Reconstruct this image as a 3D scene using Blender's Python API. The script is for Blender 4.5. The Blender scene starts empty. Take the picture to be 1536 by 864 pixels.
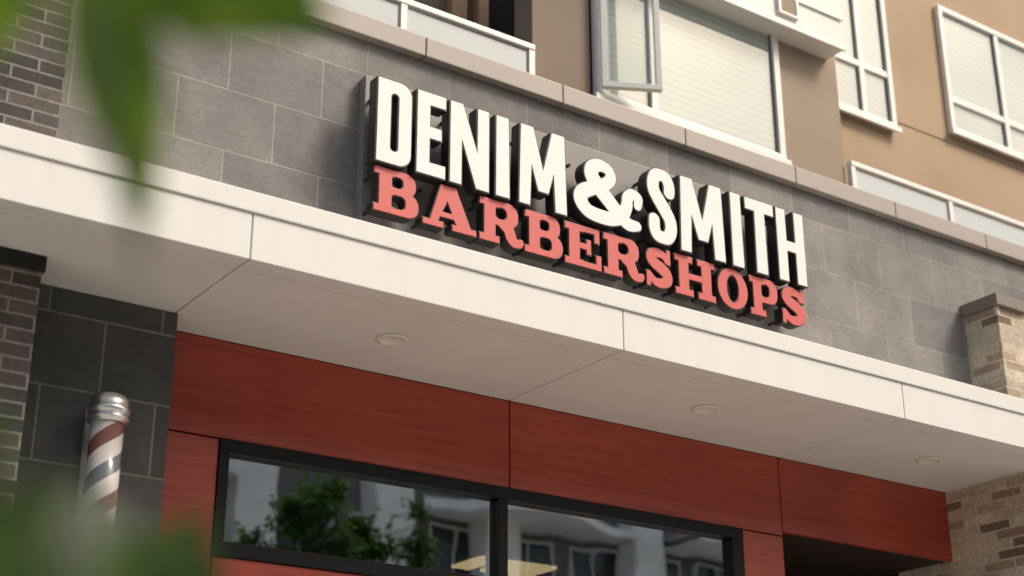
import bpy, bmesh, math, random
import numpy as np
from mathutils import Vector, Matrix
random.seed(7)
scene=bpy.context.scene
COL=scene.collection
WL={}   # world location of each object

# ------------------------------------------------------------------ materials
def mat(name, color=(.5,.5,.5), rough=.6, metal=0.0, spec=.5):
    m=bpy.data.materials.new(name); m.use_nodes=True
    b=m.node_tree.nodes['Principled BSDF']
    b.inputs['Base Color'].default_value=(*color,1); b.inputs['Roughness'].default_value=rough
    b.inputs['Metallic'].default_value=metal; b.inputs['Specular IOR Level'].default_value=spec
    return m
class NT:
    def __init__(s,m): s.t=m.node_tree; s.b=s.t.nodes['Principled BSDF']
    def n(s,typ,**k):
        x=s.t.nodes.new(typ)
        for a,v in k.items(): setattr(x,a,v)
        return x
    def l(s,a,b): s.t.links.new(a,b)
    def pos(s): return s.n('ShaderNodeNewGeometry').outputs['Position']
    def math(s,op,a,b=None):
        x=s.n('ShaderNodeMath',operation=op)
        for i,v in enumerate((a,b)):
            if v is None: continue
            if isinstance(v,(int,float)): x.inputs[i].default_value=v
            else: s.l(v,x.inputs[i])
        return x.outputs[0]
    def scalev(s,v,sc):
        x=s.n('ShaderNodeVectorMath',operation='MULTIPLY'); s.l(v,x.inputs[0]); x.inputs[1].default_value=sc
        return x.outputs[0]
    def noise(s,v,scale,detail=4,rough=.55):
        x=s.n('ShaderNodeTexNoise'); s.l(v,x.inputs['Vector']); x.inputs['Scale'].default_value=scale
        x.inputs['Detail'].default_value=detail; x.inputs['Roughness'].default_value=rough
        return x.outputs['Fac']
    def ramp(s,f,stops):
        x=s.n('ShaderNodeValToRGB'); s.l(f,x.inputs[0]); e=x.color_ramp.elements
        while len(e)<len(stops): e.new(.5)
        for i,(p,c) in enumerate(stops): e[i].position=p; e[i].color=(*c,1)
        return x.outputs[0]
    def mix(s,f,a,b,mode='MIX'):
        x=s.n('ShaderNodeMix',data_type='RGBA',blend_type=mode)
        for i,v in ((0,f),(6,a),(7,b)):
            if isinstance(v,(int,float)): x.inputs[i].default_value=v
            elif isinstance(v,tuple): x.inputs[i].default_value=(*v,1)
            else: s.l(v,x.inputs[i])
        return x.outputs[2]
    def bump(s,h,strength=.3,dist=.01):
        x=s.n('ShaderNodeBump'); x.inputs['Strength'].default_value=strength; x.inputs['Distance'].default_value=dist
        s.l(h,x.inputs['Height']); s.l(x.outputs[0],s.b.inputs['Normal'])
    def wallvec(s,ox=0,oz=0):
        p=s.pos(); sp=s.n('ShaderNodeSeparateXYZ'); s.l(p,sp.inputs[0])
        u=s.math('ADD',sp.outputs[0],sp.outputs[1]); u=s.math('SUBTRACT',u,ox)
        v=s.math('SUBTRACT',sp.outputs[2],oz)
        c=s.n('ShaderNodeCombineXYZ'); s.l(u,c.inputs[0]); s.l(v,c.inputs[1])
        return c.outputs[0]

def masonry(name,bw,bh,mortar,cols,cm,ox,oz,bumpd=.004,noise_amt=.5,rough=.85):
    """cols: palette, each unit takes its own tone from it"""
    m=mat(name,cols[0],rough); k=NT(m); v=k.wallvec(ox,oz); p=k.pos()
    b=k.n('ShaderNodeTexBrick',offset=.5,squash=1.0); k.l(v,b.inputs['Vector'])
    b.inputs['Scale'].default_value=1; b.inputs['Brick Width'].default_value=bw; b.inputs['Row Height'].default_value=bh
    b.inputs['Mortar Size'].default_value=mortar; b.inputs['Mortar Smooth'].default_value=.15; b.inputs['Bias'].default_value=0
    b.inputs['Color1'].default_value=(0,0,0,1); b.inputs['Color2'].default_value=(1,1,1,1); b.inputs['Mortar'].default_value=(.5,.5,.5,1)
    n=len(cols); pal=k.ramp(b.outputs['Color'],[(.08+.84*i/(n-1),c) for i,c in enumerate(cols)])
    col=k.mix(b.outputs['Fac'],pal,tuple(cm))
    n1=k.noise(p,3.2,8,.62); n2=k.noise(p,38,6,.7)
    n4=k.noise(k.scalev(p,(2,2,22)),3,5,.7)
    r1=k.ramp(n1,[(.3,(.76,.76,.77)),(.7,(1.22,1.22,1.20))])
    r2=k.ramp(n2,[(.25,(1-noise_amt*.5,)*3),(.75,(1+noise_amt*.4,)*3)])
    r4=k.ramp(n4,[(.3,(.9,.9,.9)),(.75,(1.1,1.1,1.1))])
    c=k.mix(1.0,col,r1,'MULTIPLY'); c=k.mix(1.0,c,r2,'MULTIPLY'); c=k.mix(1.0,c,r4,'MULTIPLY')
    pit=k.ramp(k.noise(k.scalev(p,(1,1,1.8)),26,2,.5),[(.69,(1,1,1)),(.74,(.6,.58,.56))])
    c=k.mix(.6,c,pit,'MULTIPLY')
    k.l(c,k.b.inputs['Base Color'])
    h=k.math('SUBTRACT',k.math('MULTIPLY',n2,.35),b.outputs['Fac'])
    k.bump(h,.7,bumpd)
    return m

M={}
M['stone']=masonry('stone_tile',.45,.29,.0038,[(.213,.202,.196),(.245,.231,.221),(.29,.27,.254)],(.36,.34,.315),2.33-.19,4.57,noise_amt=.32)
M['stone_shaded']=masonry('stone_tile_shaded',.455,.29,.0045,[(.066,.066,.066),(.092,.091,.089)],(.20,.195,.18),2.13-.19,3.41,noise_amt=.35)  # darker copy of the wall stone, shade under the canopy put into its colour
M['brick_dark']=masonry('dark_brick',.20,.054,.005,[(.045,.040,.039),(.08,.068,.062),(.115,.095,.083)],(.24,.22,.20),.1,0.0,.006,.7)
M['brick_tan']=masonry('tan_brick',.205,.055,.006,[(.22,.15,.10),(.50,.40,.29),(.60,.51,.38),(.32,.23,.155),(.70,.62,.50),(.43,.33,.225)],(.58,.52,.43),.1,0.0,.006,.7)

def simple_noise(name,col,rough,sc=30,amt=.12,bump=.0,bd=.002,big=.08,stretch=None,spec=.5,metal=0):
    m=mat(name,col,rough,metal,spec); k=NT(m); p=k.pos()
    if stretch: p=k.scalev(p,stretch)
    n=k.noise(p,sc,6,.6); nb=k.noise(k.pos(),1.7,5,.6)
    a=k.ramp(n,[(.3,(1-amt,)*3),(.7,(1+amt,)*3)]); bb=k.ramp(nb,[(.3,(1-big,)*3),(.7,(1+big,)*3)])
    c=k.mix(1.0,tuple(col),a,'MULTIPLY'); c=k.mix(1.0,c,bb,'MULTIPLY'); k.l(c,k.b.inputs['Base Color'])
    if bump: k.bump(n,bump,bd)
    return m
M['fascia']=simple_noise('white_metal_fascia',(.775,.77,.75),.5,40,.012,big=.015,spec=.3)
k=NT(M['fascia']); cur=k.b.inputs['Base Color'].links[0].from_socket
st=k.ramp(k.noise(k.scalev(k.pos(),(7,7,.6)),1.6,3,.5),[(.40,(.955,.95,.94)),(.60,(1,1,1))]); k.l(k.mix(.5,cur,st,'MULTIPLY'),k.b.inputs['Base Color'])
M['soffit']=simple_noise('soffit_panel',(.76,.75,.72),.6,40,.012,big=.04)
M['cap']=simple_noise('taupe_coping',(.37,.32,.285),.5,30,.03,big=.06)
M['cap_dark']=simple_noise('bronze_coping',(.20,.165,.135),.5,30,.03,big=.06)
M['stucco_brown']=simple_noise('brown_stucco',(.26,.205,.16),.9,160,.22,.5,.003)
M['stucco_tan']=simple_noise('tan_stucco',(.47,.345,.23),.9,160,.14,.5,.003)
M['stucco_beige']=simple_noise('beige_stucco',(.37,.295,.225),.9,160,.14,.5,.003)
M['white_frame']=simple_noise('white_vinyl',(.82,.81,.78),.4,40,.01)
M['white_panel']=simple_noise('white_cladding',(.76,.74,.69),.5,40,.01)
M['black']=simple_noise('black_frame',(.008,.008,.009),.5,40,.05,spec=.2)
M['dark']=mat('dark_backing',(.01,.009,.009),.8)
M['wood']=simple_noise('brown_wood',(.50,.33,.20),.5,30,.25,stretch=(4,4,.4))
M['blind']=mat('window_blind',(.6,.62,.6),.6)
k=NT(M['blind']); w=k.n('ShaderNodeTexWave',bands_direction='Z'); k.l(k.pos(),w.inputs['Vector']); w.inputs['Scale'].default_value=6.5; w.inputs['Distortion'].default_value=.25
c=k.ramp(w.outputs['Fac'],[(.0,(.45,.48,.48)),(.3,(.57,.60,.59))]); c=k.mix(1.0,c,k.ramp(k.noise(k.pos(),1.1,3),[(.3,(.76,.80,.84)),(.7,(1.15,1.14,1.1))]),'MULTIPLY')
k.l(c,k.b.inputs['Base Color'])
# red wood-grain panel
m=mat('red_wood_panel',(.3,.05,.03),.38); k=NT(m)
v=k.scalev(k.pos(),(1.2,1.2,26)); n=k.noise(v,1.6,8,.62); v2=k.scalev(k.pos(),(3,3,150)); n2=k.noise(v2,2,4,.6); nb=k.noise(k.pos(),1.3,3)
c=k.ramp(n,[(.2,(.25,.032,.018)),(.5,(.385,.060,.033)),(.8,(.48,.088,.048))])
c=k.mix(1.0,c,k.ramp(n2,[(.3,(.90,.88,.88)),(.7,(1.09,1.09,1.09))]),'MULTIPLY'); c=k.mix(1.0,c,k.ramp(nb,[(.3,(.84,.84,.84)),(.7,(1.15,1.15,1.15))]),'MULTIPLY')
k.l(c,k.b.inputs['Base Color']); k.bump(n2,.1,.001); M['red']=m
def glassmat(name,refl,tint,wob=.0,rough=.0,wsc=1.5,base_refl=.25):
    m=bpy.data.materials.new(name); m.use_nodes=True; t=m.node_tree; t.nodes.clear()
    o=t.nodes.new('ShaderNodeOutputMaterial'); g=t.nodes.new('ShaderNodeBsdfGlossy'); tr=t.nodes.new('ShaderNodeBsdfTransparent')
    mx=t.nodes.new('ShaderNodeMixShader'); lw=t.nodes.new('ShaderNodeLayerWeight'); lw.inputs['Blend'].default_value=.35
    mr=t.nodes.new('ShaderNodeMapRange'); mr.inputs['To Min'].default_value=base_refl; mr.inputs['To Max'].default_value=refl
    t.links.new(lw.outputs['Facing'],mr.inputs['Value']); t.links.new(mr.outputs[0],mx.inputs[0])
    g.inputs['Roughness'].default_value=rough; g.inputs['Color'].default_value=(.95,.95,.93,1); tr.inputs['Color'].default_value=(*tint,1)
    t.links.new(tr.outputs[0],mx.inputs[1]); t.links.new(g.outputs[0],mx.inputs[2]); t.links.new(mx.outputs[0],o.inputs['Surface'])
    if wob:
        ge=t.nodes.new('ShaderNodeNewGeometry'); n=t.nodes.new('ShaderNodeTexNoise'); n.inputs['Scale'].default_value=wsc; n.inputs['Detail'].default_value=1
        t.links.new(ge.outputs['Position'],n.inputs['Vector']); b=t.nodes.new('ShaderNodeBump'); b.inputs['Strength'].default_value=1; b.inputs['Distance'].default_value=wob
        t.links.new(n.outputs['Fac'],b.inputs['Height']); t.links.new(b.outputs[0],g.inputs['Normal'])
    return m
M['glass_shop']=glassmat('shop_glass',.99,(.42,.42,.40),.0007,base_refl=.82,wsc=3.0)
M['glass_up']=glassmat('upper_glass',.28,(.90,.92,.90),.001,base_refl=.06)
M['glass_rail']=mat('frosted_glass',(.54,.60,.61),.10)
M['glass_dark']=mat('dark_window_glass',(.02,.024,.028),.08)
M['steel']=simple_noise('brushed_steel',(.70,.71,.73),.30,60,.08,metal=1.0)
def emit(name,c,s):
    m=mat(name,c,.5); b=m.node_tree.nodes['Principled BSDF']; b.inputs['Emission Color'].default_value=(*c,1); b.inputs['Emission Strength'].default_value=s; return m
M['lamp']=emit('warm_ceiling_lamp',(1,.76,.40),5.0)
M['letter_white']=mat('white_acrylic',(.82,.82,.80),.4,spec=.3)
M['letter_red']=mat('red_acrylic',(.56,.078,.070),.4)
M['letter_black']=mat('black_return',(.022,.020,.019),.45)
M['sign_panel']=simple_noise('grey_sign_backing',(.215,.204,.196),.5,40,.03)

# ------------------------------------------------------------------ builders
def finish(o,name,parent=None,label=None,cat=None,group=None,kind=None):
    o.name=name
    if parent is not None:
        o.parent=parent; o.matrix_parent_inverse=Matrix.Translation(-WL[parent.name])
    if label: o['label']=label
    if cat: o['category']=cat
    if group: o['group']=group
    if kind: o['kind']=kind
    WL[o.name]=Vector(o.location)
    return o
def empty(name,loc,parent=None,**kw):
    o=bpy.data.objects.new(name,None); COL.objects.link(o); o.location=loc; o.empty_display_size=.1
    return finish(o,name,parent,**kw)
def mesh_obj(name,bm,mats,parent=None,loc=None,smooth=False,**kw):
    """bm in world coordinates; the origin is moved to its centre"""
    if loc is None:
        vs=[v.co for v in bm.verts]; loc=Vector([(min(v[i] for v in vs)+max(v[i] for v in vs))/2 for i in range(3)])
    loc=Vector(loc)
    for v in bm.verts: v.co-=loc
    me=bpy.data.meshes.new(name); bm.to_mesh(me); bm.free()
    for m in (mats if isinstance(mats,(list,tuple)) else [mats]): me.materials.append(m)
    if smooth:
        for p in me.polygons: p.use_smooth=True
    o=bpy.data.objects.new(name,me); COL.objects.link(o); o.location=loc
    return finish(o,name,parent,**kw)
def addbox(bm,x0,x1,y0,y1,z0,z1,bev=0,mi=0):
    r=bmesh.ops.create_cube(bm,size=1)
    for v in r['verts']:
        v.co=Vector(((x0+x1)/2+v.co.x*(x1-x0),(y0+y1)/2+v.co.y*(y1-y0),(z0+z1)/2+v.co.z*(z1-z0)))
    fs={f for v in r['verts'] for f in v.link_faces}
    for f in fs: f.material_index=mi
    if bev:
        es={e for v in r['verts'] for e in v.link_edges}
        q=bmesh.ops.bevel(bm,geom=list(es),offset=bev,segments=2,affect='EDGES',profile=.7)
        for f in q['faces']: f.material_index=mi
def box(name,x0,x1,y0,y1,z0,z1,m,parent=None,bev=.003,**kw):
    bm=bmesh.new(); addbox(bm,x0,x1,y0,y1,z0,z1,bev)
    return mesh_obj(name,bm,m,parent,**kw)
def boxes(name,L,m,parent=None,bev=.003,**kw):
    bm=bmesh.new()
    for b in L: addbox(bm,*b[:6],bev,b[6] if len(b)>6 else 0)
    return mesh_obj(name,bm,m,parent,**kw)
def lathe(name,prof,c,m,parent=None,seg=48,mi=None,**kw):
    bm=bmesh.new(); rings=[]
    for r,z in prof:
        rings.append([bm.verts.new((c[0]+r*math.cos(2*math.pi*i/seg),c[1]+r*math.sin(2*math.pi*i/seg),z)) for i in range(seg)])
    for a in range(len(rings)-1):
        for i in range(seg):
            bm.faces.new((rings[a][i],rings[a][(i+1)%seg],rings[a+1][(i+1)%seg],rings[a+1][i]))
    bm.faces.new(rings[0][::-1]); bm.faces.new(rings[-1])
    bmesh.ops.recalc_face_normals(bm,faces=bm.faces)
    o=mesh_obj(name,bm,m,parent,**kw)
    for p in o.data.polygons: p.use_smooth=len(p.vertices)==4
    return o

# ------------------------------------------------------------------ ground, road, pavement
gm=simple_noise('ground_soil',(.10,.10,.08),.95,2,.2)
am=simple_noise('asphalt',(.05,.05,.052),.9,120,.3,.4,.004)
pm=masonry('paving_slab',.6,.6,.006,[(.44,.43,.40),(.50,.485,.45)],(.25,.24,.22),0,0)
k=NT(pm)
for n in list(pm.node_tree.nodes):
    if n.type=='TEX_BRICK':
        for l in list(n.inputs['Vector'].links): pm.node_tree.links.remove(l)
        pm.node_tree.links.new(k.pos(),n.inputs['Vector'])
cm=simple_noise('kerb_concrete',(.40,.39,.37),.8,40,.1)
def sheet(name,x0,x1,y0,y1,z,m,**kw):
    bm=bmesh.new(); vs=[bm.verts.new(p) for p in((x0,y0,z),(x1,y0,z),(x1,y1,z),(x0,y1,z))]; bm.faces.new(vs)
    return mesh_obj(name,bm,m,**kw)
sheet('ground',-400,400,-400,400,-.13,gm,kind='structure')
sheet('road',-120,120,-17,-7.5,-.12,am,kind='structure')
box('pavement',-60,60,-7.35,.0,-.12,0.0,pm,kind='structure',bev=0)
box('kerb',-60,60,-7.5,-7.352,-.12,.01,cm,kind='structure',bev=.01)
box('far_pavement',-60,60,-24,-17.152,-.12,0.0,pm,kind='structure',bev=0)
box('far_kerb',-60,60,-17.15,-17.0,-.12,.01,cm,kind='structure',bev=.01)
bm=bmesh.new()
for i in range(-12,20):
    vs=[bm.verts.new(p) for p in((i*5,-12.3,-.116),(i*5+2.5,-12.3,-.116),(i*5+2.5,-12.15,-.116),(i*5,-12.15,-.116))]; bm.faces.new(vs)
mesh_obj('road_marking',bm,mat('road_paint',(.75,.75,.7),.6),kind='structure')

# ------------------------------------------------------------------ the building
B=empty('commercial_building',(4,0,0),label="mixed-use building with grey stone, white canopy and red panels",cat="building")
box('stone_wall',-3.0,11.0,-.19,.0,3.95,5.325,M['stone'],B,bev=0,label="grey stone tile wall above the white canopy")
box('stone_wall',1.2,2.19,-.19,.12,0,3.799,M['stone_shaded'],B,bev=0,label="grey stone tile wall beside the red panels, canopy shade in its colour")
box('floor_structure',-3,11,.062,6,3.60,4.978,M['dark'],B,bev=0)
box('wall_backing',6.97,11,.41,.6,0,3.6,M['dark'],B,bev=0)
box('wall_backing',-3,2.08,.125,.4,0,3.6,M['dark'],B,bev=0)
L=[];x=3.29-.805*8
while x<11: L.append((x+.003,x+.802,-.235,.06,5.325,5.43)); x+=.805
boxes('parapet_coping',L,M['cap'],B,bev=.006,label="taupe metal coping along the parapet")
box('brick_pier',-2.5,1.555,-.45,.1,0,3.74,M['brick_dark'],B,bev=0,label="dark brick pier under the canopy")
box('brick_pier',-2.5,1.55,-.45,-.02,4.02,6.2,M['brick_dark'],B,bev=0,label="dark brown brick pier above the canopy")
box('pier_trim',-2.5,1.565,-.46,-.19,3.741,3.799,M['dark'],B)
box('brick_pier',6.97,9.5,-.60,.4,0,3.799,M['brick_tan'],B,bev=0,label="tan brick pier beside the dark doorway")
P=empty('brick_pier_upper',(7.6,-.3,4.0),B,label="short tan brick pier with flat dark metal cap")
box('pier_masonry',7.07,9.0,-.43,-.192,4.02,4.835,M['brick_tan'],P,bev=0)
box('pier_cap',7.045,9.02,-.455,-.192,4.837,4.905,M['cap_dark'],P)

# canopy
C=empty('canopy',(4,-.5,3.8),B,label="white metal canopy projecting over the shopfront")
jx=[2.18+1.745*i for i in range(-3,6)]
boxes('fascia',[(a+.003,b-.003,-.86,-.80,3.80,3.983) for a,b in zip(jx[:-1],jx[1:])],M['fascia'],C,bev=.003)
box('fascia_flashing',jx[0],jx[-1],-.870,-.19,3.985,4.068,M['fascia'],C,bev=.005)
L=[]
for a,b in zip(jx[:-1],jx[1:]):
    L.append((a+.003,b-.003,-.797,-.745,3.803,3.83)); L.append((a+.003,b-.003,-.742,-.001,3.802,3.83))
boxes('soffit',L,M['soffit'],C,bev=.002)
box('canopy_core',jx[0],jx[-1],-.798,.06,3.832,3.98,M['dark'],C,bev=0)
lt=mat('lamp_trim',(.78,.74,.66),.5)
for x,y in ((3.045,-.42),(4.77,-.43),(6.35,-.42)):
    lathe('recessed_light',[(.0,3.799),(.044,3.799),(.047,3.795),(.056,3.790),(.068,3.793),(.070,3.801)],(x,y),lt,C,seg=40,label="round recessed light in the canopy soffit")

# red panels
R=empty('red_cladding',(4,0,0),B,label="red wood-grain cladding panels around the windows")
for q in ((2.192,3.926,3.384,3.799),(3.934,5.646,3.384,3.799),(5.654,6.968,3.404,3.799),(2.192,2.487,.25,3.376),(5.363,5.646,.25,3.376),(2.495,3.886,.25,2.898),(3.894,5.357,.25,2.898)):
    box('red_panel',q[0],q[1],.0,.03,q[2],q[3],M['red'],R,bev=.002)
boxes('panel_backing',[(2.19,2.485,.034,.06,0,3.80),(5.365,5.65,.034,.06,0,3.80),(2.486,5.364,.034,.06,3.385,3.80),(2.486,5.364,.034,.06,0,2.895),(5.651,6.97,.034,.06,3.41,3.80)],M['dark'],R,bev=0)
W=empty('shop_window',(3.9,0,2.9),B,label="black framed strip window reflecting the street")
boxes('window_frame',[(2.49,5.36,-.012,.10,3.325,3.38),(2.49,5.36,-.012,.10,2.90,2.96),(2.49,2.535,-.01,.10,2.962,3.323),(5.285,5.36,-.01,.10,2.962,3.323),(3.865,3.915,-.008,.10,2.962,3.323)],M['black'],W,bev=.003)
for a,b in((2.537,3.863),(3.917,5.283)):
    bm=bmesh.new(); bm.faces.new([bm.verts.new(p) for p in((a,.03,2.962),(b,.03,2.962),(b,.03,3.323),(a,.03,3.323))])
    mesh_obj('window_glass',bm,M['glass_shop'],W)
I=empty('shop_interior',(4,2,0),B,label="dim shop interior with lit ceiling panels")
im=mat('interior_wall_paint',(.10,.085,.075),.8); ic=mat('interior_ceiling',(.12,.105,.09),.8)
boxes('interior_wall',[(2.1,8.6,5.0,5.1,0,3.54),(2.1,2.195,.11,5.0,0,3.54),(8.5,8.6,.7,4.99,0,3.54)],im,I,bev=0)
box('interior_ceiling',2.2,8.5,.11,5.0,3.55,3.59,ic,I,bev=0)
box('interior_floor',2.2,8.5,.11,5.0,0,.02,im,I,bev=0)
for x0,x1 in ((5.06,5.19),(5.27,5.62)): box('ceiling_light',x0,x1,1.92,2.25,3.53,3.548,M['lamp'],I,bev=0)
D=empty('doorway',(6.3,0,0),B,label="dark recessed doorway under the red header")
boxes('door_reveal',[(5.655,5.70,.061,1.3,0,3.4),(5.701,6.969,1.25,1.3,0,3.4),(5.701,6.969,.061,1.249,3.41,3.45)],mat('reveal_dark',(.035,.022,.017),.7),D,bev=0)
boxes('door_frame',[(5.75,5.82,1.18,1.24,0,2.9),(6.75,6.82,1.18,1.24,0,2.9),(5.821,6.749,1.18,1.24,2.83,2.9),(5.821,6.749,1.18,1.24,.02,.2)],M['black'],D)
box('door_glass',5.822,6.748,1.2,1.215,.201,2.829,M['glass_dark'],D,bev=0)
box('door_handle',5.87,5.9,1.12,1.15,.9,1.4,M['steel'],D)

# ------------------------------------------------------------------ upper storey
box('balcony_floor',-3,11,.001,1.79,4.98,5.1,M['stucco_brown'],B,bev=0)
box('upper_wall',-3,5.8,1.8,1.95,5.1,8.8,M['stucco_brown'],B,bev=0,label="brown stucco wall behind the balcony")
box('wall_column',4.51,4.93,.60,.78,5.1,8.8,M['stucco_brown'],B,bev=.004,label="brown stucco column beside the big window")
U=empty('balcony_door',(4.9,1.8,5.1),B,label="brown wooden balcony door with dark glass")
boxes('door_frame',[(4.88,4.96,1.72,1.798,5.1,8.1),(5.25,5.34,1.72,1.798,5.1,8.1),(4.961,5.249,1.72,1.798,8.0,8.1),(4.961,5.249,1.73,1.798,6.95,7.02),(4.68,4.80,1.74,1.798,5.1,8.1)],M['wood'],U)
box('door_glass',4.961,5.249,1.76,1.797,5.1,7.999,M['glass_dark'],U,bev=0)
boxes('upper_wall',[(4.931,7.05,.63,.8,5.1,6.0),(6.49,7.05,.60,.8,6.001,7.4),(4.931,7.05,.63,.8,7.101,8.8),(4.931,6.489,.76,.8,6.001,7.1)],M['stucco_beige'],B,bev=0,label="beige stucco wall around the big window")
box('upper_wall',7.0,12,.90,1.05,5.1,8.8,M['stucco_tan'],B,bev=0,label="warm tan stucco wall behind the balcony railing")
box('wall_groove',7.0,12,.896,.899,6.895,6.905,M['stucco_brown'],B,bev=0)
S=empty('white_spandrel',(6.2,.5,6.9),B,label="white cladding box with a small vent grille")
boxes('cladding_panel',[(5.0,6.97,.45,.62,6.93,8.8)],M['white_panel'],S,bev=.004)
boxes('cladding_trim',[(4.99,6.985,.435,.449,6.925,6.965),(4.99,6.985,.435,.449,7.16,7.175)],M['white_frame'],S,bev=.002)
L=[(6.37,6.39,.425,.449,7.01,7.16),(6.53,6.55,.425,.449,7.01,7.16),(6.391,6.529,.425,.449,7.01,7.025),(6.391,6.529,.425,.449,7.145,7.159)]
boxes('vent_frame',L,M['white_frame'],S,bev=.001)
boxes('vent_grille',[(6.391,6.529,.43,.445,7.03+.0155*i,7.038+.0155*i) for i in range(7)],mat('vent_slats',(.45,.36,.25),.5),S,bev=0)

gask=mat('grey_gasket',(.22,.21,.2),.7)
def window(x0,x1,y,z0,z1,verts=(),hors=(),fw=.05,label=None,gm='glass_up'):
    w=empty('upper_window',((x0+x1)/2,y,z0),B,label=label)
    L=[(x0,x1,y-.045,y-.001,z0,z0+fw),(x0,x1,y-.045,y-.001,z1-fw,z1),(x0,x0+fw,y-.043,y-.001,z0+fw+.001,z1-fw-.001),(x1-fw,x1,y-.043,y-.001,z0+fw+.001,z1-fw-.001)]
    for v in verts: L.append((v-.025,v+.025,y-.040,y-.001,z0+fw+.001,z1-fw-.001))
    for a,b,h in hors: L.append((a,b,y-.037,y-.002,h-.025,h+.025))
    boxes('window_frame',L,M['white_frame'],w,bev=.005)
    xs=[x0+fw]+[q for v in verts for q in (v-.025,v+.025)]+[x1-fw]
    G_=[]
    for a,b in zip(xs[::2],xs[1::2]):
        G_+=[(a,b,y-.026,y-.0195,z0+fw,z0+fw+.010),(a,a+.010,y-.026,y-.0195,z0+fw+.011,z1-fw),(b-.010,b,y-.026,y-.0195,z0+fw+.011,z1-fw)]
    boxes('window_gasket',G_,gask,w,bev=0)
    box('window_sill',x0-.02,x1+.02,y-.065,y-.046,z0-.03,z0+.012,M['white_frame'],w,bev=.003)
    bm=bmesh.new(); bm.faces.new([bm.verts.new(p) for p in((x0+.02,y-.018,z0+.02),(x1-.02,y-.018,z0+.02),(x1-.02,y-.018,z1-.02),(x0+.02,y-.018,z1-.02))])
    mesh_obj('window_glass',bm,M[gm],w)
    box('window_blind',x0+.03,x1-.03,y-.012,y-.004,z0+.03,z1-.03,M['blind'],w,bev=0)
    return w
w=window(4.95,6.48,.61,6.0,7.09,verts=(5.40,),label="large white framed window with pale blinds and open casement")
bm=bmesh.new(); t=.035; ww=.36; z0,z1=6.05,7.04
for q in((0,ww,-.02,.02,z0,z0+t),(0,ww,-.02,.02,z1-t,z1),(0,t,-.019,.02,z0+t,z1-t),(ww-t,ww,-.019,.02,z0+t,z1-t)): addbox(bm,*q,.003)
addbox(bm,t,ww-t,-.004,.004,z0+t,z1-t,0,1)
a=math.radians(-27); Rm=Matrix.Translation((4.965,.54,0))@Matrix.Rotation(a,4,'Z')
bmesh.ops.transform(bm,matrix=Rm,verts=bm.verts)
mesh_obj('open_casement',bm,[M['white_frame'],M['glass_up']],w)
window(7.30,7.94,.90,6.80,8.3,verts=(7.62,),hors=((7.34,7.90,7.24),),fw=.045,label="narrow white framed window with four panes")
window(8.56,10.3,.90,6.98,8.08,verts=(9.24,),hors=((8.60,10.26,7.27),),fw=.045,label="wide white framed window on tan stucco")

def railing(x0,x1,y,posts,label):
    r=empty('balcony_railing',((x0+x1)/2,y,5.1),B,label=label)
    box('top_rail',x0,x1,y-.025,y+.025,6.15,6.185,M['white_frame'],r,bev=.006)
    for p in posts: box('post',p-.02,p+.02,y-.02,y+.02,5.1,6.149,M['white_frame'],r)
    ps=sorted(posts)
    for a,b in zip(ps[:-1],ps[1:]): box('glass_panel',a+.03,b-.03,y-.005,y+.005,5.2,6.135,M['glass_rail'],r,bev=0)
railing(.6,4.50,.58,(.62,1.6,2.65,3.63,4.48),"white balcony railing with frosted glass panels")
railing(7.07,11.0,.58,(7.09,8.05,9.0,10.0,10.98),"white balcony railing with pale glass panels")

# ------------------------------------------------------------------ sign lettering (signed-distance outlines)
def bx(X,Y,x0,x1,y0,y1,r=0.0):
    cx,cy,hx,hy=(x0+x1)/2,(y0+y1)/2,(x1-x0)/2-r,(y1-y0)/2-r
    dx=np.abs(X-cx)-hx; dy=np.abs(Y-cy)-hy
    return np.hypot(np.maximum(dx,0),np.maximum(dy,0))+np.minimum(np.maximum(dx,dy),0)-r
def seg(X,Y,a,b,ra,rb):
    ax,ay=a;bx_,by=b; dx,dy=bx_-ax,by-ay
    t=np.clip(((X-ax)*dx+(Y-ay)*dy)/(dx*dx+dy*dy+1e-12),0,1)
    return np.hypot(X-ax-t*dx,Y-ay-t*dy)-(ra+(rb-ra)*t)
def stroke(X,Y,pts,r,n=8):
    P=np.array(pts,float); Rr=np.array(r if hasattr(r,'__len__') else [r]*len(P),float)
    Q=[];RQ=[]
    for i in range(len(P)-1):
        p0=P[max(i-1,0)];p1=P[i];p2=P[i+1];p3=P[min(i+2,len(P)-1)]
        for s in range(n):
            t=s/n; Q.append(.5*((2*p1)+(-p0+p2)*t+(2*p0-5*p1+4*p2-p3)*t*t+(-p0+3*p1-3*p2+p3)*t**3)); RQ.append(Rr[i]*(1-t)+Rr[i+1]*t)
    Q.append(P[-1]);RQ.append(Rr[-1])
    d=None
    for i in range(len(Q)-1):
        e=seg(X,Y,Q[i],Q[i+1],RQ[i],RQ[i+1]); d=e if d is None else np.minimum(d,e)
    return d
def poly(X,Y,pts):
    d=np.full(X.shape,1e9); s=np.ones(X.shape); n=len(pts)
    for i in range(n):
        a=pts[i];b=pts[i-1]; ex,ey=b[0]-a[0],b[1]-a[1]; wx,wy=X-a[0],Y-a[1]
        t=np.clip((wx*ex+wy*ey)/(ex*ex+ey*ey),0,1); d=np.minimum(d,(wx-ex*t)**2+(wy-ey*t)**2)
        c1=Y>=a[1];c2=Y<b[1];c3=ex*wy>ey*wx
        s=np.where((c1&c2&c3)|(~c1&~c2&~c3),-s,s)
    return s*np.sqrt(d)
def ell(X,Y,cx,cy,a,b): return (np.hypot((X-cx)/a,(Y-cy)/b)-1)*min(a,b)
def sub(a,b): return np.maximum(a,-b)
def un(*a):
    r=a[0]
    for q in a[1:]: r=np.minimum(r,q)
    return r
G={}
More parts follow.
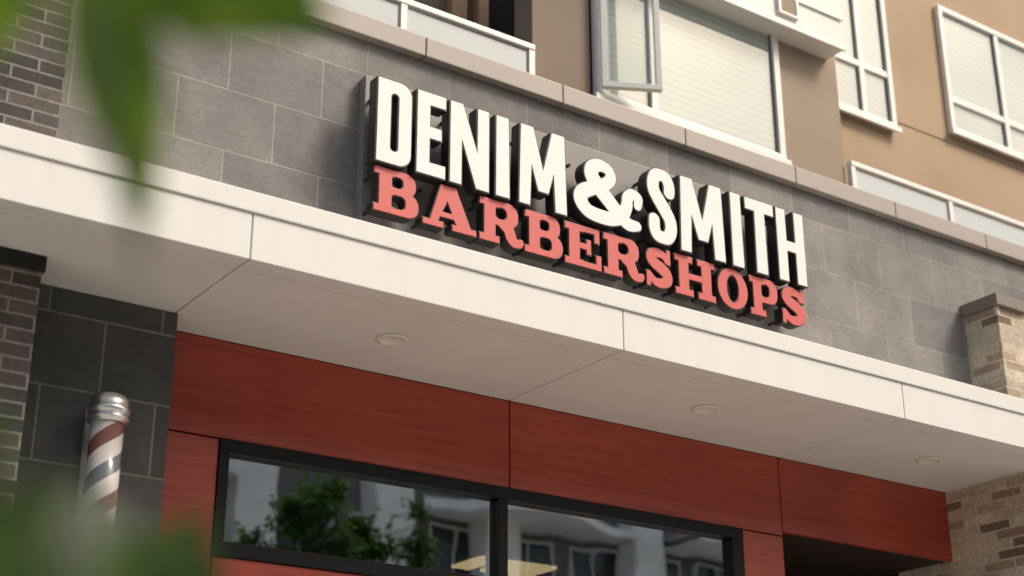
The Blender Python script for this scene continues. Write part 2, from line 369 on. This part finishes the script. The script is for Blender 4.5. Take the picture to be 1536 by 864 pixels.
# tall condensed sans, height 1
G['D']=(.42,lambda X,Y: sub(un(bx(X,Y,.0,.42,0,1,.15),bx(X,Y,0,.2,0,1)),bx(X,Y,.170,.255,.16,.84,.04)))
G['E']=(.38,lambda X,Y: un(bx(X,Y,0,.17,0,1),bx(X,Y,0,.37,0,.16),bx(X,Y,0,.37,.84,1),bx(X,Y,0,.32,.44,.59)))
G['N']=(.49,lambda X,Y: un(bx(X,Y,0,.155,0,1),bx(X,Y,.34,.495,0,1),poly(X,Y,[(0,1),(.165,1),(.495,0),(.325,0)])))
G['I']=(.17,lambda X,Y: poly(X,Y,[(0,0),(.175,0),(.165,1),(.005,1)]))
G['M']=(.62,lambda X,Y: un(poly(X,Y,[(0,0),(.15,0),(.19,1),(.025,1)]),poly(X,Y,[(.62,0),(.46,0),(.425,1),(.60,1)]),poly(X,Y,[(.03,1),(.195,1),(.385,.20),(.245,.20)]),poly(X,Y,[(.59,1),(.425,1),(.245,.20),(.385,.20)])))
G['S']=(.42,lambda X,Y: un(stroke(X,Y,[(.325,.70),(.325,.80),(.28,.895),(.21,.91),(.13,.89),(.09,.79),(.10,.68),(.17,.57),(.25,.46),(.32,.34),(.33,.21),(.28,.105),(.21,.09),(.13,.105),(.09,.19),(.09,.30)],[.084,.086,.086,.086,.086,.09,.094,.10,.10,.094,.09,.086,.086,.086,.086,.084])))
G['T']=(.47,lambda X,Y: un(bx(X,Y,0,.46,.83,1),poly(X,Y,[(.135,0),(.32,0),(.31,1),(.145,1)])))
G['H']=(.46,lambda X,Y: un(bx(X,Y,0,.165,0,1),bx(X,Y,.30,.465,0,1),bx(X,Y,.1,.35,.42,.57)))
G['&']=(1.16,lambda X,Y: un(stroke(X,Y,[(1.08,.44),(1.09,.56),(.99,.60),(.91,.52),(.89,.38),(.80,.22),(.64,.13),(.44,.115),(.24,.15),(.125,.28),(.16,.41),(.32,.51),(.52,.61),(.63,.73),(.60,.85),(.47,.895),(.34,.84),(.31,.72),(.40,.58),(.60,.38),(.78,.21),(.92,.12),(1.06,.13)],[.07,.085,.09,.095,.10,.11,.112,.112,.112,.118,.115,.11,.10,.095,.09,.098,.11,.125,.13,.125,.115,.105,.08])))
# wide slab serif, height 1
def stemS(X,Y,x0=.11,w=.30,l=.0,r=.50): return un(bx(X,Y,x0,x0+w,0,1),bx(X,Y,l,r,0,.17),bx(X,Y,l,r,.83,1))
G['b']=(1.0,lambda X,Y: un(sub(un(bx(X,Y,.3,.93,.46,1,.24),bx(X,Y,.3,1.0,0,.56,.26),bx(X,Y,.2,.6,0,1)),un(bx(X,Y,.38,.64,.61,.85,.09),bx(X,Y,.38,.70,.15,.44,.11))),stemS(X,Y,.11,.29,0,.45)))
G['a']=(1.18,lambda X,Y: un(poly(X,Y,[(.13,.05),(.30,.05),(.68,1),(.38,1)]),poly(X,Y,[(.38,1),(.72,1),(1.10,.05),(.76,.05)]),bx(X,Y,.3,.85,.25,.38),bx(X,Y,0,.46,0,.15),bx(X,Y,.64,1.18,0,.15)))
G['r']=(1.07,lambda X,Y: un(sub(un(bx(X,Y,.3,.96,.42,1,.25),bx(X,Y,.2,.6,.42,1)),bx(X,Y,.38,.67,.58,.85,.12)),stemS(X,Y,.11,.29,0,.50),stroke(X,Y,[(.56,.46),(.72,.38),(.78,.22),(.86,.12),(.98,.12),(1.03,.18)],[.10,.14,.14,.12,.10,.06])))
G['e']=(.98,lambda X,Y: un(stemS(X,Y,.11,.29,0,.5),bx(X,Y,.3,.92,.85,1),bx(X,Y,.3,.96,0,.15),bx(X,Y,.3,.66,.43,.58),bx(X,Y,.78,.93,.64,1),bx(X,Y,.82,.97,0,.37),bx(X,Y,.57,.70,.32,.69)))
G['s']=(.80,lambda X,Y: un(stroke(X,Y,[(.64,.70),(.56,.82),(.39,.87),(.20,.82),(.16,.70),(.27,.59),(.48,.49),(.63,.36),(.62,.21),(.42,.12),(.23,.16),(.12,.28)],[.08,.10,.12,.13,.14,.15,.16,.155,.14,.12,.10,.08]),bx(X,Y,.62,.75,.62,1.0),bx(X,Y,.01,.14,0,.38)))
G['h']=(1.16,lambda X,Y: un(stemS(X,Y,.11,.29,0,.52),bx(X,Y,.76,1.05,0,1),bx(X,Y,.65,1.16,0,.17),bx(X,Y,.65,1.16,.83,1),bx(X,Y,.3,.8,.42,.58)))
G['o']=(.94,lambda X,Y: sub(ell(X,Y,.47,.5,.47,.515),ell(X,Y,.47,.5,.18,.34)))
G['p']=(.94,lambda X,Y: un(sub(un(bx(X,Y,.3,.94,.36,1,.27),bx(X,Y,.2,.6,.36,1)),bx(X,Y,.38,.66,.52,.85,.12)),stemS(X,Y,.11,.29,0,.52)))

TAB={1:[('B','L')],2:[('R','B')],4:[('T','R')],8:[('L','T')],3:[('R','L')],6:[('T','B')],12:[('L','R')],9:[('B','T')],5:[('B','L'),('T','R')],10:[('R','B'),('L','T')],7:[('T','L')],11:[('R','T')],13:[('B','R')],14:[('L','B')]}
def contours(F,xs,ys):
    nx,ny=len(xs),len(ys); nxt={}; pt={}
    ins=F<0
    def edge(e,i,j):
        if e=='B': k=('h',i,j);a=(i,j);b=(i+1,j)
        elif e=='T': k=('h',i,j+1);a=(i,j+1);b=(i+1,j+1)
        elif e=='L': k=('v',i,j);a=(i,j);b=(i,j+1)
        else: k=('v',i+1,j);a=(i+1,j);b=(i+1,j+1)
        if k not in pt:
            fa,fb=F[a[1],a[0]],F[b[1],b[0]]; t=fa/(fa-fb)
            pt[k]=(xs[a[0]]+(xs[b[0]]-xs[a[0]])*t, ys[a[1]]+(ys[b[1]]-ys[a[1]])*t)
        return k
    for j in range(ny-1):
        for i in range(nx-1):
            c=int(ins[j,i])+2*int(ins[j,i+1])+4*int(ins[j+1,i+1])+8*int(ins[j+1,i])
            for s,e in TAB.get(c,()): nxt[edge(s,i,j)]=edge(e,i,j)
    out=[]
    while nxt:
        k0=next(iter(nxt)); loop=[];k=k0
        while k in nxt:
            loop.append(pt[k]); k=nxt.pop(k)
        out.append(loop)
    return out
def rdp(P,eps):
    if len(P)<3: return P
    a=np.array(P[0]);b=np.array(P[-1]);d=b-a;L=np.hypot(*d)
    Q=np.array(P)
    dist=np.abs((Q[:,0]-a[0])*d[1]-(Q[:,1]-a[1])*d[0])/L if L>1e-9 else np.hypot(Q[:,0]-a[0],Q[:,1]-a[1])
    i=int(dist.argmax())
    if dist[i]>eps: return rdp(P[:i+1],eps)[:-1]+rdp(P[i:],eps)
    return [P[0],P[-1]]
def glyph_curve(ch,off,sx,sz,depth):
    w,fn=G[ch]; n=110
    xs=np.arange(-.08,w+.09,1/n); ys=np.arange(-.08,1.09,1/n)
    X,Y=np.meshgrid(xs,ys); F=fn(X,Y)+off+1.3e-5
    cu=bpy.data.curves.new('g','CURVE'); cu.dimensions='2D'; cu.fill_mode='BOTH'; cu.extrude=depth/2
    for loop in contours(F,xs,ys):
        L=rdp(loop+[loop[0]],.0022)[:-1]
        if len(L)<3: continue
        sp=cu.splines.new('POLY'); sp.points.add(len(L)-1); sp.use_cyclic_u=True
        for p,q in zip(sp.points,L): p.co=(q[0]*sx,q[1]*sz,0,1)
    o=bpy.data.objects.new('g',cu); COL.objects.link(o); bpy.context.view_layer.update()
    me=bpy.data.meshes.new_from_object(o.evaluated_get(bpy.context.evaluated_depsgraph_get()))
    bpy.data.objects.remove(o)
    return me
SIGN=empty('shop_sign',(4.33,-.2,4.38),label="raised white and red letter sign on grey backing",cat="sign")
box('backing_panel',2.965,5.69,-.25,-.193,4.375,5.11,M['sign_panel'],SIGN,bev=.003)
for x in (3.3,4.0,4.7,5.4): box('mounting_bracket',x,x+.03,-.24,-.192,4.34,4.3745,M['letter_black'],SIGN,bev=0)
def letter(ch,x0,x1,z0,z1,yf,yb,face):
    w=G[ch][0]; sx=(x1-x0)/w; sz=(z1-z0)
    bm=bmesh.new()
    d=yb-yf-.004; big=sz>.3
    for off,dep,yc,mi in((-.006 if big else -.010,d,yf+.004+d/2,0),(.008 if big else .010,.010,yf+.005,1)):
        me=glyph_curve(ch,off,sx,sz,dep)
        b2=bmesh.new(); b2.from_mesh(me)
        for f in b2.faces: f.material_index=mi
        bmesh.ops.transform(b2,matrix=Matrix.Translation((x0,yc,z0))@Matrix.Rotation(math.pi/2,4,'X'),verts=b2.verts)
        tmp=bpy.data.meshes.new('t'); b2.to_mesh(tmp); b2.free(); bm.from_mesh(tmp); bpy.data.meshes.remove(tmp); bpy.data.meshes.remove(me)
    cx=x0+.1*sx
    for zz in (z0+.12*sz,z0+.88*sz): addbox(bm,cx-.006,cx+.006,yb-.002,-.249,zz-.006,zz+.006)
    return mesh_obj('letter',bm,[M['letter_black'],face],SIGN)
for ch,a,b in (('D',2.945,3.125),('E',3.15,3.31),('N',3.325,3.54),('I',3.575,3.655),('M',3.705,3.985),('S',4.48,4.665),('M',4.685,4.985),('I',5.03,5.11),('T',5.135,5.345),('H',5.355,5.555)):
    letter(ch,a,b,4.614,5.03,-.40,-.33,M['letter_white'])
letter('&',4.02,4.445,4.625,4.975,-.40,-.33,M['letter_white'])
for ch,a,b in (('b',2.955,3.185),('a',3.205,3.49),('r',3.505,3.745),('b',3.755,3.975),('e',3.985,4.205),('r',4.215,4.46),('s',4.475,4.645),('h',4.66,4.925),('o',4.94,5.145),('p',5.16,5.355),('s',5.38,5.555)):
    letter(ch,a,b,4.390,4.604,-.375,-.315,M['letter_red'])

# ------------------------------------------------------------------ barber pole
BP=empty('barber_pole',(1.90,-.34,2.6),label="striped barber pole with domed steel cap on stone wall",cat="barber pole")
cx,cy=1.895,-.335
m=mat('barber_stripes',(.8,.8,.8),.25); k=NT(m)
tc=k.n('ShaderNodeTexCoord'); sp=k.n('ShaderNodeSeparateXYZ'); k.l(tc.outputs['Object'],sp.inputs[0])
an=k.math('ARCTAN2',sp.outputs[1],sp.outputs[0]); an=k.math('DIVIDE',an,2*math.pi)
f=k.math('FRACT',k.math('ADD',k.math('SUBTRACT',k.math('MULTIPLY',sp.outputs[2],3.7),an),50.35))
r=k.ramp(f,[(0,(.64,.62,.60)),(.26,(.20,.09,.085)),(.5,(.64,.62,.60)),(.76,(.15,.16,.19))])
for n in m.node_tree.nodes:
    if n.type=='VALTORGB': n.color_ramp.interpolation='CONSTANT'
k.l(r,k.b.inputs['Base Color']); k.b.inputs['Coat Weight'].default_value=.4
lathe('striped_cylinder',[(.061,2.78),(.061,3.262)],(cx,cy),m,BP,loc=(cx,cy,3.0))
lathe('domed_cap',[(.062,3.254),(.069,3.255),(.069,3.264),(.077,3.266),(.078,3.277),(.071,3.280),(.071,3.288),(.078,3.290),(.079,3.310),(.075,3.314),(.075,3.331),(.070,3.348),(.057,3.362),(.036,3.371),(.014,3.375),(.001,3.376)],(cx,cy),M['steel'],BP)
lathe('base_cap',[(.001,2.66),(.03,2.665),(.055,2.685),(.068,2.71),(.073,2.73),(.070,2.745),(.077,2.76),(.079,2.775),(.062,2.788)],(cx,cy),M['steel'],BP)
for q in ((cx-.025,cx+.025,cy+.058,-.206,3.27,3.30),(cx-.025,cx+.025,cy+.058,-.206,2.74,2.77)): box('bracket_arm',*q,M['steel'],BP)
box('wall_plate',cx-.04,cx+.04,-.205,-.191,2.70,3.34,M['steel'],BP)

# ------------------------------------------------------------------ foliage
def leafmat(name,c1,c2,tl=.5,rough=.5,spec=.5):
    m=bpy.data.materials.new(name); m.use_nodes=True; t=m.node_tree; b=t.nodes['Principled BSDF']; o=t.nodes['Material Output']
    g=t.nodes.new('ShaderNodeNewGeometry'); n=t.nodes.new('ShaderNodeTexNoise'); n.inputs['Scale'].default_value=14; t.links.new(g.outputs['Position'],n.inputs['Vector'])
    r=t.nodes.new('ShaderNodeValToRGB'); t.links.new(n.outputs['Fac'],r.inputs[0]); r.color_ramp.elements[0].position=.38; r.color_ramp.elements[1].position=.62
    r.color_ramp.elements[0].color=(*c1,1); r.color_ramp.elements[1].color=(*c2,1)
    t.links.new(r.outputs[0],b.inputs['Base Color']); b.inputs['Roughness'].default_value=rough; b.inputs['Specular IOR Level'].default_value=spec
    tr=t.nodes.new('ShaderNodeBsdfTranslucent'); t.links.new(r.outputs[0],tr.inputs['Color']); mx=t.nodes.new('ShaderNodeMixShader'); mx.inputs[0].default_value=tl
    t.links.new(b.outputs[0],mx.inputs[1]); t.links.new(tr.outputs[0],mx.inputs[2]); t.links.new(mx.outputs[0],o.inputs['Surface'])
    return m
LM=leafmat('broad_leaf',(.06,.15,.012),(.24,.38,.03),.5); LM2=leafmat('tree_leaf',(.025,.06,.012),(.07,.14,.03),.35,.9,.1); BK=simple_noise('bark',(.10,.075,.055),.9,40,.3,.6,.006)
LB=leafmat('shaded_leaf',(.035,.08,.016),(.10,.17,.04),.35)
LP=leafmat('pale_leaf_underside',(.20,.25,.16),(.36,.40,.30),.4)
def addleaf(bm,base,tip,nrm,wid,curl=.12,mi=0):
    base=Vector(base);tip=Vector(tip);ax=tip-base;L=ax.length;ax.normalize()
    n=Vector(nrm);n=(n-ax*n.dot(ax)).normalized();s=ax.cross(n)
    rows=[];N=9
    for i in range(N):
        t=i/(N-1); w=wid*L*.5*math.sin(math.pi*min(1,t**.75))**.85*(1-.25*t) if 0<t<1 else 0
        c=base+ax*(L*t)-n*(curl*L*t*t)
        if w==0: rows.append([bm.verts.new(c)])
        else: rows.append([bm.verts.new(c-s*w+n*w*.22),bm.verts.new(c),bm.verts.new(c+s*w+n*w*.22)])
    F=[]
    for a,b in zip(rows[:-1],rows[1:]):
        if len(a)==1: F+=[bm.faces.new((a[0],b[1],b[0])),bm.faces.new((a[0],b[2],b[1]))]
        elif len(b)==1: F+=[bm.faces.new((a[0],a[1],b[0])),bm.faces.new((a[1],a[2],b[0]))]
        else: F+=[bm.faces.new((a[0],a[1],b[1],b[0])),bm.faces.new((a[1],a[2],b[2],b[1]))]
    for f_ in F: f_.material_index=mi
def limb(bm,pts,radii,seg=8):
    rings=[]
    for i,p in enumerate(pts):
        p=Vector(p); d=(Vector(pts[min(i+1,len(pts)-1)])-Vector(pts[max(i-1,0)])).normalized()
        a=d.cross(Vector((.31,.87,.2))).normalized(); b=d.cross(a)
        rings.append([bm.verts.new(p+(a*math.cos(2*math.pi*j/seg)+b*math.sin(2*math.pi*j/seg))*radii[i]) for j in range(seg)])
    for r0,r1 in zip(rings[:-1],rings[1:]):
        for j in range(seg): bm.faces.new((r0[j],r0[(j+1)%seg],r1[(j+1)%seg],r1[j]))
    bm.faces.new(rings[0][::-1]); bm.faces.new(rings[-1])
T=empty('young_tree',(-.75,-4.7,0),label="young broadleaf tree with large green leaves beside the pavement",cat="tree")
bm=bmesh.new()
limb(bm,[(-.75,-4.7,0),(-.74,-4.72,.8),(-.76,-4.68,1.6),(-.72,-4.7,2.3),(-.75,-4.7,3.1)],[.05,.042,.035,.026,.01])
limb(bm,[(-.74,-4.7,1.95),(-.45,-4.75,2.15),(-.1,-4.86,2.19),(.16,-4.96,2.13)],[.018,.012,.008,.004])
limb(bm,[(.0,-4.9,2.17),(.14,-4.98,2.13),(.205,-4.98,2.075)],[.006,.004,.002])
limb(bm,[(-.1,-4.86,2.18),(.05,-5.05,2.08),(.148,-5.17,1.95)],[.005,.003,.0015])
limb(bm,[(-.745,-4.7,1.35),(-.4,-4.85,1.5),(-.05,-5.0,1.63),(.14,-5.10,1.675),(.21,-5.12,1.68)],[.018,.012,.008,.004,.002])
limb(bm,[(-.4,-4.85,1.5),(.0,-4.80,1.67),(.2,-4.82,1.72),(.30,-4.84,1.725)],[.010,.007,.005,.003])
mesh_obj('trunk',bm,BK,T,smooth=True)
bm=bmesh.new()
for b,t,n,w,mi in (((.208,-4.976,2.065),(.262,-4.951,1.928),(-.3,-.85,-.3),.36,0),
                ((.238,-4.995,2.068),(.320,-5.028,2.028),(-.33,-.8,-.5),.85,0),
                ((.230,-4.985,2.075),(.266,-4.99,2.016),(-.33,-.8,-.5),.70,0),
                ((.170,-4.963,2.076),(.172,-4.928,2.002),(-.3,-.85,-.45),.66,0),
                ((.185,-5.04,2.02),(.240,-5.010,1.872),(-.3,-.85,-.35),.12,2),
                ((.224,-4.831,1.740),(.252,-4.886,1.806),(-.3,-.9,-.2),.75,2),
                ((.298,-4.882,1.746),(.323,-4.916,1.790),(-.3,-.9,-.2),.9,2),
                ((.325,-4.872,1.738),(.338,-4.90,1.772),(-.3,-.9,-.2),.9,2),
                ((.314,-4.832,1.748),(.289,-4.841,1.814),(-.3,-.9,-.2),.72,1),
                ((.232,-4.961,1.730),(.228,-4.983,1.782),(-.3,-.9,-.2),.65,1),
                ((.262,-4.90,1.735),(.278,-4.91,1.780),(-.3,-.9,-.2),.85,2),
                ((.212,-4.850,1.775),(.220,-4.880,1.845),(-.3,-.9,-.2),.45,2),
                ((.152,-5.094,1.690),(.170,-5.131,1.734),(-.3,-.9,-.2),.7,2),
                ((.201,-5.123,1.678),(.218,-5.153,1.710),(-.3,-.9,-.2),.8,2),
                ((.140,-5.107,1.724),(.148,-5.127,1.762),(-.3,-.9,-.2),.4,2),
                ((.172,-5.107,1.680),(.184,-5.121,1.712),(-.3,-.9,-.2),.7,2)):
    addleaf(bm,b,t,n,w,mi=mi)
for i in range(420):
    while True:
        p=Vector((random.uniform(-1,1),random.uniform(-1,1),random.uniform(-1,1)))
        if .25<p.length<1: break
    c=Vector((-.8,-4.75,2.55))+Vector((p.x*.55,p.y*.55,p.z*.85))
    if c.x>-.2+.15*(c.y+5.65): continue
    d=Vector((random.uniform(-1,1),random.uniform(-1,1),random.uniform(-1,.2))).normalized()*random.uniform(.08,.13)
    addleaf(bm,c,c+d,(random.uniform(-.4,.4),random.uniform(-.4,.4),1),.5)
mesh_obj('crown',bm,[LM,LP,LB],T)

def street_tree(x,y,h,r,seed,label):
    rnd=random.Random(seed)
    t=empty('street_tree',(x,y,0),label=label,cat="tree",group="trees along the far pavement")
    bm=bmesh.new()
    limb(bm,[(x,y,0),(x+.05,y,h*.25),(x-.04,y+.03,h*.5),(x+.03,y,h*.8)],[.13,.11,.08,.03])
    tips=[]
    for i in range(9):
        a=rnd.uniform(0,6.28); z0=h*rnd.uniform(.35,.7); e=Vector((x+math.cos(a)*r*.8,y+math.sin(a)*r*.8,z0+h*rnd.uniform(.1,.3)))
        limb(bm,[(x,y,z0),((x+e.x)/2,(y+e.y)/2,(z0+e.z)/2+.15),tuple(e)],[.05,.03,.012],6); tips.append(e)
    mesh_obj('trunk',bm,BK,t,smooth=True)
    bm=bmesh.new()
    cl=[e for e in tips]+[Vector((x+rnd.uniform(-.6,.6)*r,y+rnd.uniform(-.6,.6)*r,h*rnd.uniform(.6,.96))) for _ in range(20)]
    for c in cl:
        rr=r*rnd.uniform(.25,.42)
        for i in range(130):
            p=Vector((rnd.gauss(0,.5),rnd.gauss(0,.5),rnd.gauss(0,.45)))*rr+c
            d=Vector((rnd.uniform(-1,1),rnd.uniform(-1,1),rnd.uniform(-1,.4))).normalized()*rnd.uniform(.12,.2)
            s=d.cross(Vector((rnd.uniform(-1,1),rnd.uniform(-1,1),1))).normalized()*.05
            bm.faces.new([bm.verts.new(q) for q in (p,p+d*.5+s,p+d,p+d*.5-s)])
    mesh_obj('crown',bm,LM2,t)
street_tree(12.0,-18.1,8.8,1.0,3,"leafy street tree in front of the opposite building")
street_tree(13.9,-18.4,8.5,.85,11,"leafy street tree in front of the opposite building")
street_tree(27.0,-18.6,8.6,1.1,5,"leafy street tree in front of the opposite building")

# ------------------------------------------------------------------ opposite building (seen mirrored in the glass)
O=empty('apartment_building',(20,-28,0),label="pale apartment building with dark glazing and white balconies",cat="building")
ow=simple_noise('pale_render',(.86,.83,.78),.8,20,.05); od=simple_noise('charcoal_cladding',(.15,.14,.135),.6,20,.1); og=mat('grey_window_frame',(.7,.68,.64),.5)
box('facade_wall',-6,44,-34,-25.2,0,12.6,od,O,bev=0)
for x in (-5,-.5,4,9.4,13.8,17.3,20.3,24.9,28.6,33,37,42): box('facade_pier',x,x+1.0,-25.19,-24.5,0,12.6,ow,O,bev=0)
for z in (3.0,6.1,12.2): box('storey_band',-6,44,-25.19,-24.9,z,z+.45,ow,O,bev=0)
def slab(z,x0,x1,amp,ph):
    bm=bmesh.new(); N=60; top=[];bot=[]
    for i in range(N+1):
        x=x0+(x1-x0)*i/N; y=-23.6+amp*math.sin(x*1.1+ph)
        top.append((bm.verts.new((x,y,z+.24)),bm.verts.new((x,-25.18,z+.24)))); bot.append((bm.verts.new((x,y,z)),bm.verts.new((x,-25.18,z))))
    for i in range(N):
        bm.faces.new((top[i][0],top[i+1][0],top[i+1][1],top[i][1])); bm.faces.new((bot[i][0],bot[i][1],bot[i+1][1],bot[i+1][0])); bm.faces.new((bot[i][0],bot[i+1][0],top[i+1][0],top[i][0]))
    mesh_obj('balcony_slab',bm,ow,O)
for z,ph in ((5.8,0),(8.3,1),(10.3,2.2)):
    slab(z,5,13.7,.5,ph); slab(z,18.4,24.8,.6,ph+1); slab(z,26,41,.5,ph+2)
first=None
for z in (3.6,6.7,8.75):
    for x in np.arange(-4,42,2.1):
        if first is None:
            bm=bmesh.new(); addbox(bm,x,x+1.5,-25.195,-25.15,z,z+1.3)
            for q in ((x-.05,x-.001,-25.19,-25.08,z,z+1.3),(x+1.501,x+1.55,-25.19,-25.08,z,z+1.3),(x+.73,x+.77,-25.149,-25.08,z,z+1.3),(x-.05,x+1.55,-25.19,-25.07,z-.05,z-.001),(x-.05,x+1.55,-25.19,-25.07,z+1.301,z+1.35)): addbox(bm,*q,0,1)
            first=mesh_obj('window',bm,[M['glass_dark'],og],O); base=Vector(first.location)-Vector((x,0,z))
        else:
            o=first.copy(); o.location=base+Vector((x,0,z)); COL.objects.link(o)

# ------------------------------------------------------------------ light
el,az=math.radians(46),math.radians(138)
sv=Vector((math.sin(az)*math.cos(el),math.cos(az)*math.cos(el),math.sin(el)))
wd=bpy.data.worlds.new("World"); scene.world=wd; wd.use_nodes=True; t=wd.node_tree
sky=t.nodes.new('ShaderNodeTexSky'); sky.sky_type='NISHITA'; sky.sun_disc=False; sky.sun_elevation=el; sky.sun_rotation=az; sky.dust_density=5.0; sky.air_density=1.0
mx=t.nodes.new('ShaderNodeMix'); mx.data_type='RGBA'; mx.blend_type='MULTIPLY'; mx.inputs[0].default_value=1; mx.inputs[7].default_value=(1.03,1.0,.92,1)
t.links.new(sky.outputs[0],mx.inputs[6])
bg=t.nodes['Background']; bg.inputs['Strength'].default_value=.15; t.links.new(mx.outputs[2],bg.inputs['Color'])
sl=bpy.data.lights.new('sun','SUN'); sl.energy=2.4; sl.angle=math.radians(16); sl.color=(1,.90,.78)
so=bpy.data.objects.new('sun',sl); COL.objects.link(so); so.rotation_euler=sv.to_track_quat('Z','Y').to_euler(); so.location=(0,-10,20)

# ------------------------------------------------------------------ camera
yaw,pitch,roll=.60931,.38259,-.00187
f=Vector((math.sin(yaw)*math.cos(pitch),math.cos(yaw)*math.cos(pitch),math.sin(pitch)))
r=Vector((math.cos(yaw),-math.sin(yaw),0)); u=r.cross(f)
c,s=math.cos(roll),math.sin(roll); r2=c*r+s*u; u2=-s*r+c*u
cam=bpy.data.cameras.new('camera'); co=bpy.data.objects.new('camera',cam); COL.objects.link(co)
co.matrix_world=Matrix(((r2.x,u2.x,-f.x,0),(r2.y,u2.y,-f.y,-5.653),(r2.z,u2.z,-f.z,1.6),(0,0,0,1)))
cam.sensor_width=36; cam.lens=2311.64/1536*36; cam.clip_end=2000; cam.clip_start=.05
cam.dof.use_dof=True; cam.dof.focus_distance=6.9; cam.dof.aperture_fstop=1.9
scene.camera=co
scene.view_settings.view_transform='Standard'; scene.view_settings.look='None'; scene.view_settings.exposure=0
